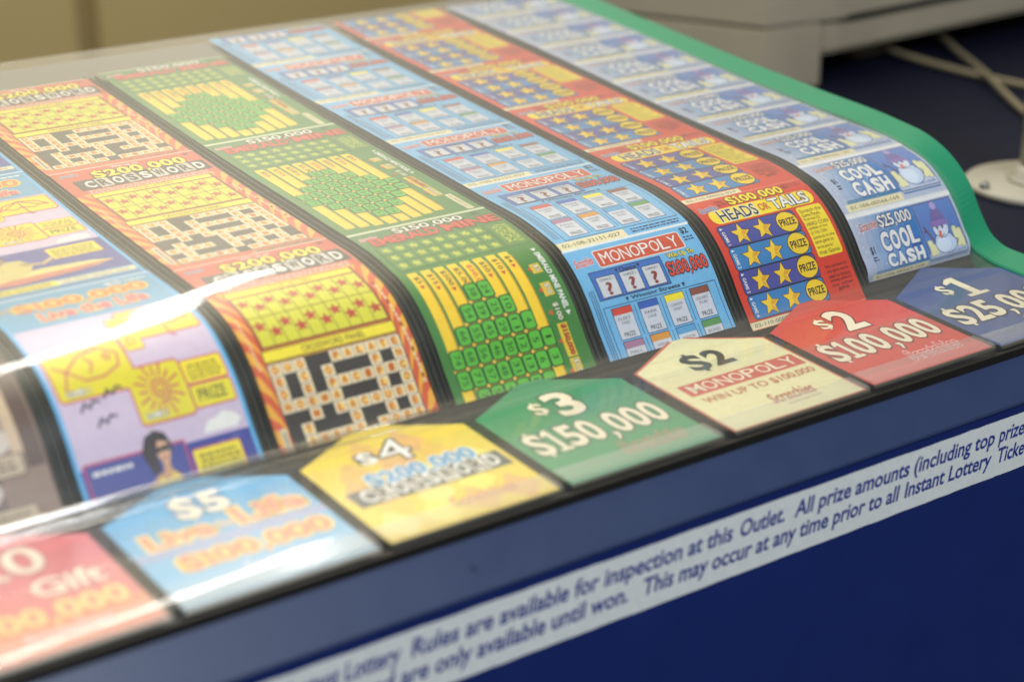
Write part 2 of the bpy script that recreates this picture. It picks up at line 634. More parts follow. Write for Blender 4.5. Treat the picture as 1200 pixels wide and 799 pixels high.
def art_coin(n):
    """Red and yellow $2 coin game, 96.5 long."""
    a = Art()
    L = 96.5
    red, yel, b1, b2 = (214, 62, 36), (247, 222, 40), (72, 78, 156), (52, 128, 190)
    a.rect(0, 0, 100, L, red, 0)
    a.text("$2", 80, 1.6, 86, 6.6, (110, 20, 20), 3, bold=.02)
    a.scribble(87, 2, 97, 6, 2, (150, 30, 26), 2)
    logo(a, 3.5, 7, 19, 12.5, 5, (40, 60, 130), (230, 225, 230))
    a.text("Win", 20, 3, 27, 5.8, (110, 20, 20), 3)
    a.text("up to", 20, 6.4, 28, 9.6, (110, 20, 20), 3)
    a.nums("$100,000", 30, 2, 78, 10, (250, 226, 30), 5, bold=.03, out=(40, 20, 10), ow=.05)
    a.rr(7, 11.4, 96, 23.6, 5.5, yel, 1)
    a.text("HEADS", 14, 12.8, 46, 22.6, BLK, 4, bold=.015, out=WHT, ow=.045)
    a.text("OR", 48.5, 14.6, 57, 20.6, (222, 110, 36), 4, bold=.01, out=(120, 50, 20), ow=.02)
    a.text("TAILS", 59, 12.4, 91, 22.2, WHT, 4, bold=.025, out=BLK, ow=.05)
    for i in range(4):
        v = 25.6 + i * 16.3
        a.rrf(6, v, 71, v + 15.2, 2, b1 if i % 2 == 0 else b2, NAVYT, .7, 1)
        a.text("GAME %d" % (i + 1), 7.4, v + 4, 10, v + 14, WHT, 4, bold=.015, cw=True)
        a.poly([(7.4, v + 1), (10, v + 1.8), (7.4, v + 2.8)], WHT, 4)
        for j, u in enumerate((22, 41)):
            v2 = v + .8
            a.star(u, v2 + 7.2, 7.8, (244, 206, 40), 3, (70, 50, 40), .6, .1)
            a.poly([(u, v2 + 7.2), (u + 1.5, v2 + 5), (u + 6.5, v2 + 5.4), (u + 2.4, v2 + 8.2)], (222, 168, 36), 5)
            a.poly([(u, v2 + 7.2), (u + 2, v2 + 9), (u + 3.6, v2 + 13), (u, v2 + 10)], (226, 176, 36), 5)
        a.ell(62.5, v + 7.4, 9.2, 7.9, (60, 50, 40), 3.5)
        a.ell(62.5, v + 7.4, 8.6, 7.3, (240, 206, 34), 4.5)
        a.text("PRIZE", 55.6, v + 5, 69.4, v + 10.2, (30, 26, 20), 6, bold=.02)
    a.rr(75, 25, 97, 62, 2, yel, 1)
    for i, t in enumerate(("Scratch the", "Game Panels.", "Find two (2)", "HEAD COIN", "symbols or two", "(2) TAIL COIN", "symbols in the", "same game to", "win the prize for", "that Game.")):
        a.text(t, 76.6, 27 + i * 3.4, 95.5 - (i % 3) * 2.5, 29.7 + i * 3.4, (80, 70, 34), 3, bold=0)
    for i, t in enumerate(("No symbol in", "one game can be", "used to form a", "winning symbol in", "any other", "game.")):
        a.text(t, 77 + (i == 5) * 4, 68 + i * 3.2, 96 - (i == 5) * 5, 70.6 + i * 3.2, (90, 24, 24), 3, bold=.01)
    serial(a, 0, 91.2, 49, L - .5, "02-110-000%02d-024" % (51 + n))
    a.rect(0, L - .5, 100, L, (240, 150, 120), 2)
    return a


def art_snow(n):
    """Pale blue $1 snowman game, 57.5 long."""
    a = Art()
    L = 57.5
    a.rect(0, 0, 100, L, (180, 192, 214), 0)
    for i in range(9):
        a.rect(3 + i * 6.2, 3, 9.4 + i * 6.2, L - 9, (174 - i * 16, 186 - i * 8, 210 - i * 2), .5)
    a.rect(0, 0, 100, 2.4, (236, 238, 240), 1)
    for i in range(26):
        u, v = random.uniform(2, 56), random.uniform(4, 48)
        a.ell(u, v, .6, .6, (225, 232, 245), 1, 6)
    logo(a, 7, 7, 24, 13, 4, (170, 80, 70))
    a.nums("$25,000", 25, 4.6, 56, 13, WHT, 4, bold=.02, out=(26, 40, 100), ow=.06)
    a.nums("COOL", 21, 16, 56, 30, WHT, 4, bold=.055, out=(36, 84, 160), ow=.05, gap=.1)
    a.nums("CASH", 21, 31.6, 56, 45.4, WHT, 4, bold=.055, out=(36, 84, 160), ow=.05, gap=.1)
    a.text("$1", 9, 24, 13, 30, NAVYT, 4)
    a.scribble(8.5, 31, 14, 36, 2, NAVYT, 4)
    # the snowman picture
    a.frame(60, 4, 97, 48.5, (92, 130, 198), (40, 44, 90), .7, 1)
    a.poly([(60, 48.5), (97, 48.5), (97, 42), (90, 40), (80, 43), (70, 40), (60, 43)], (190, 204, 232), 3)
    for u0, v0, u1, v1 in ((61.5, 30, 66, 46), (66, 34, 69, 46), (88, 24, 92, 42), (92, 26, 96, 43)):
        a.rrf(u0, v0, u1, v1, 1.4, (228, 228, 176), (90, 96, 110), .4, 3)
    a.ell(78, 36, 10.6, 10.6, (60, 70, 120), 4.6)
    a.ell(78, 36, 10, 10, (196, 214, 240), 5)
    a.ell(75.5, 37.5, 6.6, 7.4, (214, 228, 246), 5.4)
    a.ell(78, 23.4, 7.6, 7, (60, 70, 120), 5.5)
    a.ell(78, 23.4, 7.1, 6.5, (214, 226, 244), 6)
    a.poly([(71, 19.5), (74, 11), (79, 8.5), (83, 11), (85.4, 19.5)], (118, 104, 164), 6.5)
    a.poly([(70, 18), (86.4, 18), (86.4, 22), (70, 22)], (150, 126, 190), 7)
    for i in range(6):
        a.rect(71 + i * 2.6, 18.4, 71.8 + i * 2.6, 21.6, (118, 92, 166), 7.4)
    a.ell(78.5, 7.2, 2.8, 2.8, (176, 160, 214), 7)
    a.poly([(75.5, 24.4), (78, 26), (75.6, 31), (74.6, 29)], (226, 110, 50), 7)
    a.ell(75, 22.8, 1, 1.2, BLK, 7, 8)
    a.ell(80, 22.8, 1, 1.2, BLK, 7, 8)
    a.stroke([(74, 28), (76.6, 29.2), (80, 28)], .6, (60, 60, 90), 6.6)
    a.stroke([(69, 32), (65, 24), (63, 20)], 1, (110, 70, 50), 6.6)
    a.stroke([(65, 24), (62, 23.4)], .8, (110, 70, 50), 6.6)
    a.stroke([(86, 31), (90, 35), (88, 39)], .8, (60, 66, 110), 6.6)
    a.text("Win up to $25,000", 76, 44.6, 95, 47.4, (70, 90, 150), 5, bold=0)
    for i in range(2):
        a.rect(8, 46.2 + i * 1.5, 58 - i * 4, 47 + i * 1.5, (34, 120, 150), 3)
    serial(a, 5, 49.2, 58, 55.4, "01-106-005%02d-169" % (67 - n))
    a.rect(60, 50.4, 97, 51.6, (44, 110, 170), 2)
    a.rect(0, L - 1.6, 100, L, (226, 228, 224), 2)
    return a


EM_ROWS = [(3, "38 24"), (2, "54 39 25 10"), (1, "66 55 45 29 11 4"), (0, "74 68 56 46 30 12 5 1"), (0, "75 71 57 48 31 13 6 3"), (1, "72 58 49 32 14 7"), (2, "59 50 33 15"), (3, "51 34")]


def art_mine(n):
    """Green $3 mine game, 180 long, read sideways."""
    a = Art()
    L = 180
    g, gd, yel, cell = (62, 128, 52), (28, 66, 34), (248, 208, 40), (92, 188, 54)
    a.rect(0, 0, 100, L, g, 0)
    a.rect(0, 0, 100, 1.2, (220, 226, 190), 1)
    a.rect(2, 2, 98, 19, (64, 124, 66), 1)
    a.nums("$150,000", 28, 3, 78, 10, (240, 236, 220), 4, bold=.02, out=(24, 30, 24), ow=.06)
    a.text("$3", 86, 3, 91, 8, (24, 30, 24), 3)
    logo(a, 3, 7, 15, 12, 4)
    a.text("EMERALD", 7, 11, 54, 21, (216, 66, 46), 4, bold=.035, out=(90, 24, 20), ow=.04)
    a.text("MINE", 58, 11, 98, 21, (216, 66, 46), 4, bold=.035, out=(90, 24, 20), ow=.04)
    a.frame(5, 24, 80, 52, (86, 140, 62), gd, .6, 1)
    for i in range(3):
        for j in range(8):
            u, v = 9.7 + j * 9.35, 28.6 + i * 9.3
            a.star(u, v, 3.4, (202, 206, 66), 3, None, 0, random.uniform(-.6, .6))
            a.ell(u + .8, v + 1, 1.9, 1.6, (186, 196, 70), 4.5, 8)
            if i < 2:
                pass
        if i:
            a.rect(5, 23.9 + i * 9.35, 80, 24.5 + i * 9.35, gd, 3)
    for j in range(1, 8):
        a.rect(4.8 + j * 9.35, 24, 5.3 + j * 9.35, 52, gd, 3)
    a.frame(82, 24, 98, 52, (84, 134, 60), gd, .4, 1)
    for i, t in enumerate(("YOUR", "LUCKY", "SYMBOLS")):
        a.text(t, 85 + i * 4, 27, 88 + i * 4, 49, (206, 208, 72), 3, bold=.01, cw=True)
    # prize bars with the diamond of numbers over them
    prizes = ["$5", "$15", "$500", "$5,000", "$50,000", "$50", "$10", "$4"]
    cu = [10.5 + i * 9.2 for i in range(8)]
    step = 12.6 if n == 0 else 11
    rowv = [80 + i * step for i in range(8)]
    ch = step / 2 - .15
    for j in range(8):
        a.rect(cu[j] - 4.4, 56, cu[j] + 2.2, 175 - abs(j - 3.5) * 1.5, yel, 1)
        a.rect(cu[j] + 2.2, 60, cu[j] + 3.2, 172 - abs(j - 3.5) * 1.5, (206, 158, 34), 1)
        pv = 58
        red = j == 4
        ln = 3.1 * len(prizes[j])
        a.text(prizes[j], cu[j] - 2.6, pv + 2, cu[j] + 1.2, pv + 2 + ln, (206, 70, 40) if red else (66, 56, 24), 3, bold=.01, cw=True)
        a.poly([(cu[j] - 2.4, pv + 3.6 + ln), (cu[j] + 1, pv + 3.6 + ln), (cu[j] - .7, pv + 6.4 + ln)], (196, 60, 40), 3)
    for r, (c0, nums) in enumerate(EM_ROWS):
        for k, t in enumerate(nums.split()):
            u, v = cu[c0 + k], rowv[r]
            a.rr(u - 4.5, v - ch, u + 4.5, v + ch, 2, gd, 4)
            a.rr(u - 3.8, v - ch + .8, u + 3.8, v + ch - .8, 1.7, cell, 5)
            a.text(t, u - 2, v - (3.2 if len(t) > 1 else (.8 if t == '1' else 1.6)), u + 2.1, v + (3.2 if len(t) > 1 else (.8 if t == '1' else 1.6)), (22, 56, 22), 6, bold=.0, cw=True)
    for r in range(8):
        for c in range(7):
            if r and EM_ROWS[r][0] <= c and c + 1 < 8 - EM_ROWS[r][0]:
                u, v = cu[c] + 4.6, rowv[r] - step / 2
                a.poly([(u - 1.5, v), (u, v - 1.5), (u + 1.5, v), (u, v + 1.5)], (236, 196, 70), 6)
    a.text("EMERALD MINE PANEL", 92.5, 63, 96.4, 104, WHT, 3, bold=.03, cw=True)
    for v in (59, 105.5):
        a.poly([(92.6, v), (96.2, v), (94.4, v + 2.8)], WHT, 3)
    for t, v0, v1 in (("$5", 72, 77), ("$10", 86, 93), ("$100", 99, 110), ("$150,000", 113, 132), ("$1,000", 135, 148)):
        a.rect(83.5, v0 - 1, 90.5, v1 + 1, (228, 196, 50) if v0 > 112 or v0 < 98 else g, 1)
        a.text(t, 85.5, v0, 89.5, v1, (206, 60, 30) if t == "$150,000" else (240, 236, 210), 4, bold=.015, out=(50, 40, 20), ow=.04, cw=True)
        a.poly([(80.5, (v0 + v1) / 2), (83.6, (v0 + v1) / 2 - 2), (83.6, (v0 + v1) / 2 + 2)], (206, 90, 40), 4)
    a.rect(90, 150, 95, 177, CREAM, 2)
    a.text("03-104-007%02d-011" % (12 + n), 91.2, 152, 93.8, 175, (80, 76, 60), 3, bold=0, cw=True)
    a.rect(0, L - 1.4, 100, L, (222, 224, 190), 2)
    return a


CW = ["DUO..PALATE", "E.C.O...F.N", "D.E.PACIFIC", "NOEMA...L.O", "..M.LACQUER", ".T...D..E.E", ".AMBER.ODES", ".L.O.O...T.", "SEVEN.PIANO"]


def art_cross(n):
    """Orange $4 crossword, 166.5 long."""
    a = Art()
    L = 166.5
    org, red, yel = (240, 176, 52), (206, 84, 52), (244, 226, 46)
    a.rect(0, 0, 100, L, org, 0)
    for sgn in (0, 1):
        for i in range(9):
            v = 34 + i * 15
            p = [(0, v), (5, v + 5), (9, v + 14), (11, v + 26), (9.4, v + 28), (6, v + 17), (2.6, v + 9), (0, v + 7)]
            if sgn:
                p = [(100 - x, y) for x, y in p]
            a.poly([(x, min(y, L - 1)) for x, y in p], (216, 92, 46), 1)
    a.rect(0, 0, 100, 39, red, 1.5)
    a.rect(0, 0, 100, .9, (244, 226, 206), 2)
    a.text("Win up to", 40, 2.8, 59, 6.6, WHT, 4, bold=.02)
    a.text("$4", 91, 2.8, 95, 6.4, NAVYT, 4)
    logo(a, 4, 5, 16, 9.5, 4, (60, 70, 130))
    a.rect(8, 17, 98, 33, (44, 42, 44), 2)
    for i in range(9):
        u = 12 + i * 9.4
        a.poly([(u, 18.6), (u + 9, 17.4), (u + 9.2, 31.6), (u + .2, 32.4)], (206, 200, 188) if i % 2 else (58, 56, 58), 3)
        a.text("CROSSWORD"[i], u + 1.4, 20, u + 7.8, 30.6, (240, 236, 226) if i % 2 == 0 else (40, 38, 40), 6, bold=.035)
    a.nums("$200,000", 24, 7, 88, 18, (246, 226, 50), 7, bold=.035, out=(40, 38, 30), ow=.05)
    a.scribble(10, 34, 94, 40, 3, (220, 214, 196), 2.5)
    a.rect(9, 40.4, 92, 88, (150, 62, 36), 2)
    a.rect(10, 41.2, 90, 46, yel, 3)
    a.text("YOUR LETTERS", 36, 42.2, 64, 45, (120, 100, 30), 4, bold=.01)
    a.rect(11, 47.4, 90, 86.4, (214, 212, 52), 3)
    for i in range(1, 10):
        a.rect(10.8 + i * 7.9, 47.4, 11.3 + i * 7.9, 86.4, (120, 100, 30), 4)
    a.rect(11, 66.6, 90, 67.2, (120, 100, 30), 4)
    for r in range(2):
        for c in range(10):
            a.star(15 + c * 7.9, 54 + r * 19.4 + (c % 2) * 5, 4.1, (190, 62, 40), 4, (130, 60, 30), .2)
    a.rect(8, 88.6, 92, 96, (90, 70, 30), 2.4)
    a.rect(8.6, 89.2, 91.4, 95.3, yel, 3)
    a.text("CROSSWORD PANEL", 32, 90.4, 72, 94.2, (90, 74, 30), 4, bold=.01)
    a.rect(8, 96.6, 92, 160.4, (50, 43, 34), 2)
    cw, ch = 83 / 11, 7.0
    for r, row in enumerate(CW):
        for c, t in enumerate(row if n % 2 == 0 or r < 6 else row[::-1]):
            if t == '.':
                continue
            u, v = 8.5 + c * cw, 97 + r * ch
            a.rect(u + .2, v + .2, u + cw - .2, v + ch - .2, (236, 222, 188), 3)
            a.rr(u + 1.4, v + 1.2, u + cw - 1.4, v + ch - 1.2, 1.4, (247, 206, 104), 4)
            a.text(t, u + 2, v + 1.2, u + cw - 2, v + ch - 1.2, (196, 100, 14), 5, bold=.03)
    a.rect(0, 160.8, 100, L, (214, 104, 64), 2)
    a.rect(3, 132, 7, 158, (226, 216, 180), 3)
    for i in range(12):
        a.rect(4.2, 134 + i * 1.9, 5.8, 135.2 + i * 1.9, (90, 84, 70), 4)
    a.scribble(93.6, 62, 94.8, 64, 1, WHT, 3)
    for i in range(22):
        a.rect(94 + .16 * i, 60 + i * 3.1, 95.4 + .16 * i, 62.4 + i * 3.1, (236, 214, 170) if i % 5 else (120, 50, 30), 3)
        if 6 < i < 18:
            a.rect(3.4, 44 + i * 3.1, 4.6, 46.2 + i * 3.1, (236, 210, 160), 3)
    serial(a, 52, 161.6, 96, 166, "04-101-002%02d-008" % (33 + n))
    return a


def art_beach(n):
    """Light blue $5 beach game, 178 long; the bottom picture is a woman in sunglasses or a surfer."""
    a = Art()
    L = 178
    sky, yel, mag, lil = (92, 158, 196), (226, 214, 34), (196, 48, 96), (206, 190, 214)
    a.rect(0, 0, 100, L, (88, 176, 226), 0)
    a.rect(2.4, 1, 97.6, 40, sky, 1)
    a.rect(0, 0, 100, 1, (240, 240, 240), 2)
    a.text("$5", 70, 4, 80, 8.6, WHT, 4)
    a.scribble(82, 4.5, 95, 8, 1, WHT, 3)
    logo(a, 6, 12, 19, 17, 4, (230, 190, 90), (60, 110, 150))
    a.nums("$100,000", 14, 10.5, 90, 21.5, (226, 124, 40), 4, bold=.03, out=(246, 206, 64), ow=.07, slab=False)
    a.text("Live the Life", 22, 25, 84, 35, (214, 96, 110), 4, bold=.05, out=(246, 224, 110), ow=.05)
    a.rect(2.4, 40, 97.6, 118, lil, 1)
    # fish
    fo = 14
    a.rrf(5, 46 + fo, 48, 74 + fo, 2, yel, mag, .9, 2)
    a.stroke([(8, 56 + fo), (14, 60 + fo), (24, 52 + fo), (36, 50 + fo), (44, 55 + fo), (42, 62 + fo), (32, 66 + fo), (22, 66 + fo), (14, 60 + fo), (10, 69 + fo), (16, 72 + fo)], 1, mag, 4)
    a.ell(38, 56 + fo, 2.2, 2.2, mag, 4)
    a.ell(38, 56 + fo, 1.2, 1.2, yel, 5)
    a.stroke([(26, 54 + fo), (29, 58 + fo), (26, 63 + fo)], .9, mag, 4)
    a.stroke([(28, 52 + fo), (32, 47 + fo), (36, 50 + fo)], .9, mag, 4)
    a.text("GAME 1", 9, 69.4 + fo, 22, 72.4 + fo, WHT, 5, bold=.02, out=BLK, ow=.05)
    # umbrella and its prize
    a.rrf(57, 42, 96, 64, 2, yel, mag, .9, 2)
    a.rrf(50, 46, 60, 70, 1, (244, 226, 40), mag, .6, 3)
    a.scribble(51, 50, 59, 68, 6, (120, 100, 30), 5)
    um = [(62, 57), (66, 50), (77, 46), (88, 49), (93, 56)]
    a.stroke(um + [(88, 55), (83, 58), (77, 55), (71, 58), (66, 55), (62, 57)], 1, mag, 5)
    for q in ((66, 55), (77, 55), (88, 55)):
        a.stroke([(77, 46), q], .8, mag, 5)
    a.stroke([(77, 55), (78, 66), (80, 67)], 1, mag, 5)
    # sun and its prize box
    a.rrf(42, 80, 72, 106, 2, yel, mag, .9, 2)
    for k in range(16):
        t = 2 * math.pi * k / 16
        r0, r1 = 6.6, 11 + (k % 2) * 2
        a.stroke([(57 + r0 * math.cos(t), 92 + r0 * math.sin(t)), (57 + r1 * math.cos(t), 92 + r1 * math.sin(t))], 1, mag, 4)
    a.stroke([(57 + (1 + 5 * q / 22) * math.cos(q * .65), 92 + (1 + 5 * q / 22) * math.sin(q * .65)) for q in range(23)], 1, mag, 4)
    a.text("GAME 2", 45, 101.4, 57, 104.2, WHT, 5, bold=.02, out=BLK, ow=.05)
    a.rrf(73, 82, 96, 93, 1, (244, 226, 40), mag, .7, 2)
    a.scribble(75, 84, 94, 92, 4, (120, 100, 30), 4)
    a.rrf(73, 94.4, 96, 104.4, 1, (232, 220, 30), mag, .7, 2)
    a.text("PRIZE", 76, 96.4, 92, 102, (60, 60, 30), 4, bold=.01)
    # birds and cloud
    for u, v in ((18, 92), (32, 88), (24, 100)):
        a.stroke([(u - 5, v + 2), (u - 2, v - 1.5), (u, v + 1), (u + 3, v - 2), (u + 6, v - 1)], 1.2, (40, 44, 60), 4)
    a.poly([(72, 116), (76, 111), (82, 110), (86, 108), (92, 110), (95, 113), (92, 116)], WHT, 3)
    a.rect(2.4, 118, 97.6, 164, (52, 62, 150), 1.2)
    for i in range(14):
        u, v = random.uniform(4, 88), random.uniform(120, 162)
        a.rect(u, v, u + random.uniform(3, 8), v + .5, (110, 130, 196), 1.8)
    if n == 0:
        a.rect(4.2, 116, 60.6, 163, mag, 2)
        a.rect(5.2, 117, 59.6, 162, (62, 72, 150), 2.6)
        a.scribble(8, 119, 30, 123, 1, WHT, 3)
        def q(pts):
            return [(46 + (u - 46) * .74, 109 + (v - 107) * .66) for u, v in pts]
        a.poly(q([(28, 176), (32, 142), (40, 136), (50, 134), (57, 140), (60, 176)]), (196, 150, 110), 3)
        a.poly(q([(34, 176), (37, 144), (41, 137), (44, 141), (49, 140), (51, 135), (54, 140), (56, 176)]), (232, 206, 40), 3.6)
        a.poly(q([(36, 132), (33, 120), (38, 110), (46, 107), (53, 110), (56, 118), (55, 126), (53, 116), (46, 114), (43, 124), (43, 134), (37, 136)]), (44, 34, 38), 4.4)
        a.poly(q([(43, 117), (46, 113.5), (51, 113.5), (53.6, 118), (53, 125), (50.5, 130), (47, 130), (44, 125)]), (222, 176, 138), 4)
        a.poly(q([(46, 128), (50.5, 128), (51, 137), (44, 139)]), (206, 158, 120), 3.8)
        a.poly(q([(43, 119), (53.4, 117.6), (53, 121.6), (49.4, 122), (48.4, 120.4), (46.8, 122.4), (43.6, 122)]), (30, 28, 36), 5)
        a.stroke(q([(46.6, 126.4), (50.4, 126)]), .7, (180, 70, 70), 5)
        a.rrf(63, 122, 90, 138, 1, (240, 222, 40), mag, .6, 2)
        a.scribble(65, 124, 88, 136, 5, (110, 96, 30), 4)
    else:
        a.poly([(4, 160), (20, 150), (50, 146), (80, 148), (92, 152), (80, 156), (50, 160)], (226, 208, 120), 3)
        a.poly([(4, 160), (30, 154), (60, 153), (92, 152), (70, 158), (30, 162)], (196, 110, 90), 3.6)
        a.poly([(18, 152), (22, 136), (32, 128), (44, 130), (48, 140), (42, 150), (30, 154)], (206, 190, 110), 4)
        a.ell(30, 126, 6, 6.4, (150, 120, 96), 4.6)
        a.poly([(22, 126), (26, 118), (34, 118), (39, 124), (32, 122)], (70, 60, 50), 5)
        a.stroke([(42, 136), (54, 140), (62, 134)], 3, (200, 170, 120), 4)
        a.rrf(62, 122, 92, 137, 1, (240, 222, 40), mag, .5, 2)
        a.scribble(64, 124, 90, 136, 5, (110, 96, 30), 4)
    a.rect(2.4, 164, 97.6, L - 1, (70, 130, 176), 1)
    a.rect(2.4, 165, 50, 172, (236, 218, 60), 2)
    a.scribble(5, 166, 48, 171, 2, (90, 84, 40), 3)
    serial(a, 50, 166, 97, 171.4, "05-099-006%02d-004" % (24 + n))
    return a


def art_sepia(n):
    """Brown old-photograph ticket, 165 long."""
    a = Art()
    L = 165
    b0, b1, b2, b3 = (146, 124, 108), (92, 70, 58), (188, 172, 156), (120, 98, 84)
    a.rect(0, 0, 100, L, b0, 0)
    a.rect(0, 0, 100, 1, (220, 210, 190), 2)
    a.rect(3, 6, 97, 26, b3, 1)
    for i in range(16):
        u, v = random.uniform(6, 94), random.uniform(10, 150)
        r = random.uniform(8, 18)
        a.ell(u, min(max(v, r + 4), 140), min(r, u, 100 - u), r * .8, random.choice((b1, b2, b3, (164, 146, 130))), 1 + i * .06)
    a.rect(84, 4, 90, 112, (206, 182, 150), 3)
    a.rect(90, 4, 99, 120, b1, 2.6)
    for v in (70, 112, 138):
        a.frame(4, v, 88, v + 10, (196, 180, 150), (90, 70, 56), .6, 3)
        a.scribble(8, v + 2, 84, v + 8, 2, (96, 76, 60), 5)
    a.ell(66, 84, 13, 9, (216, 204, 192), 2.4)
    a.ell(40, 100, 12, 9, (110, 84, 70), 2.4)
    a.ell(70, 104, 16, 8, (206, 194, 184), 2.5)
    a.ell(58, 128, 16, 9, (206, 196, 188), 2.4)
    a.scribble(6, 150, 92, 155, 1, (220, 210, 196), 3)
    a.rect(0, 155.5, 100, L - 2, (200, 178, 96), 2)
    a.scribble(6, 157.4, 90, 161.6, 1, (110, 90, 40), 3)
    return a


# ------------------------------------------------------------------ the setting: wall and counter
M_WALL = plain("olive_wall_paint", (214, 190, 128), .75, .05, 4, .2)
M_COUNTER = plain("navy_laminate", (13, 17, 40), .7, .08, 20, .1, .2)

wl = empty("wall", "plain olive brown wall with one vertical seam behind the counter", "wall", loc=(0, 20, -12))
bm = bmesh.new()
box(bm, -40, 3.2, 20, 20.6, -12, 5.5)
frombm("wall_panel", bm, M_WALL, wl, bevel=.03)
bm = bmesh.new()
box(bm, 3.54, 50, 20, 20.6, -12, 5.5)
frombm("wall_panel", bm, M_WALL, wl, bevel=.03)
bm = bmesh.new()
box(bm, 3.1, 3.64, 20.2, 20.5, -12, 5.45)
frombm("seam_strip", bm, plain("seam_strip_paint", (168, 148, 98), .8), wl)  # strip in the seam, a darker olive than the panels

bm = bmesh.new()
box(bm, -11, 16, -.12, 10, -.55, -.15)
ct = frombm("counter_top", bm, M_COUNTER, bevel=.02)
ct["kind"] = "structure"
ct["label"] = "dark navy laminate counter under the display"
ct["category"] = "counter"

# ------------------------------------------------------------------ display stand
M_BODY = plain("black_plastic", (38, 38, 34), .38, .25, 30)
M_DIV = plain("divider_reflection_ribs", (52, 56, 44), .30, .3, 120)
M_PLATE = plain("grey_back_plate", (112, 108, 92), .5, .1, 20)
M_GREEN = plain("green_paint", (24, 136, 98), .45, .08, 25, .15)
M_RAIL = plain("blue_rail_enamel", (42, 58, 94), .42, .07, 40, .25)
M_PANEL = plain("navy_front_laminate", (15, 37, 102), .5, .12, 30, .2)
M_LIP = plain("black_rubber_lip", (26, 24, 20), .5, .2, 60)
M_SCREW = plain("steel_screw", (150, 150, 150), .3, .1, 80, 0, .5, 1.0)
ds = empty("display_stand", "curved countertop ticket display with green edge and blue front rail", "display stand", loc=(0, 0, -.15))

XL, XR = -8.6, .96
bm = bmesh.new()
top = TICKETS.line(0.14, 5.04, .06, -.05)
poly = [(p.x, p.y) for p in top] + [(top[-1].x, -.149), (-.02, -.149), (-.02, -.035), (.4, -.012), (.8, .0)]
prism(bm, poly, XL, XR, 'x')
frombm("body", bm, M_BODY, ds)

bm = bmesh.new()
pl = TICKETS.line(4.55, 5.03, .08, -.03)
pl2 = TICKETS.line(4.55, 5.03, .08, -.047)
prism(bm, [(p.x, p.y) for p in pl] + [(p.x, p.y) for p in pl2[::-1]], XL, XR - .01, 'x')
frombm("back_plate", bm, M_PLATE, ds)

for k in range(-7, 1):  # thin dark ribs stand in for lines reflected in the clear dividers
    bm = bmesh.new()
    for i in range(5):
        x = k - .036 + i * .018
        hgt = (-.004, -.020, -.012, -.026, -.006)[i]
        t = TICKETS.line(.24, 4.62, .05, hgt)
        b = TICKETS.line(.24, 4.62, .05, -.052)
        prism(bm, [(p.x, p.y) for p in t] + [(p.x, p.y) for p in b[::-1]], x - .0035, x + .0035, 'x')
    frombm("divider", bm, M_DIV, ds)

bm = bmesh.new()
gi, go = Curve2(GIN, 12), Curve2(GOUT, 12)
rows = []
for i in range(181):
    p, q = gi.at(gi.s[-1] * i / 180), go.at(go.s[-1] * i / 180)
    rows.append([bm.verts.new(t) for t in ((.962, p.x, -.148), (.962, p.x, p.y - .012), (.970, p.x, p.y), (1.160, q.x, q.y), (1.170, q.x, q.y - .012), (1.170, q.x, -.148))])
for a, b in zip(rows, rows[1:]):
    for j in range(5):
        bm.faces.new((a[j], a[j + 1], b[j + 1], b[j]))
bm.faces.new(rows[0])
bm.faces.new(rows[-1][::-1])
frombm("edge_trim", bm, M_GREEN, ds)

bm = bmesh.new()
prism(bm, [(-.022, -.005), (-.05, -.005), (-.05, -.065), (-.022, -.14)], XL, 1.16, 'x')
frombm("front_lip", bm, M_LIP, ds)
bm = bmesh.new()
prism(bm, [(-.024, -.050), (-.052, -.048), (-.2, -.245), (-.2, -.262), (-.121, -.262), (-.121, -.149)], XL, 2.6, 'x')
rail = frombm("front_rail", bm, M_RAIL, ds, bevel=.004)
bm = bmesh.new()
c = Vector((-3.62, -.128, -.149))
n = Vector((0, -.8, .6))
tube(bm, [c, c + n * .010], .018, 14)
frombm("screw", bm, M_RAIL, rail, off=ds.location)
bm = bmesh.new()
box(bm, XL, 2.6, -.19, -.122, -4.5, -.270)
frombm("front_panel", bm, M_PANEL, ds, bevel=.004)

# ------------------------------------------------------------------ ticket strips
STRIPS = [
    (0, 57.5, art_snow, [0.67, 1.15, 1.64, 2.08, 2.52, 2.96, 3.39, 3.80, 4.20, 4.60, 5.0], 0.15, "pale blue ticket strip with snowman pictures beside the green edge"),
    (-1, 96.5, art_coin, [1.03, 1.95, 2.80, 3.67, 4.50, 5.3], 0.16, "red and yellow ticket strip with gold stars on blue rows"),
    (-2, 95.5, art_street, [0.885, 1.79, 2.62, 3.47, 4.30, 5.13], 0.02, "sky blue ticket strip with red title banners and street cards"),
    (-3, 180, art_mine, [1.49, 3.12, 4.60], -0.12, "dark green ticket strip with bright green number diamonds on yellow bars"),
    (-4, 166.5, art_cross, [1.53, 3.09, 4.55], 0.02, "orange ticket strip with black and white crossword grids"),
    (-5, 178, art_beach, [1.61, 3.20, 4.70], -0.25, "light blue beach ticket strip with fish, sun and sunglasses pictures"),
    (-6, 165, art_sepia, [1.56, 3.05, 4.53], 0.06, "brown sepia ticket strip cut off by the frame"),
]
SMAX = 4.97
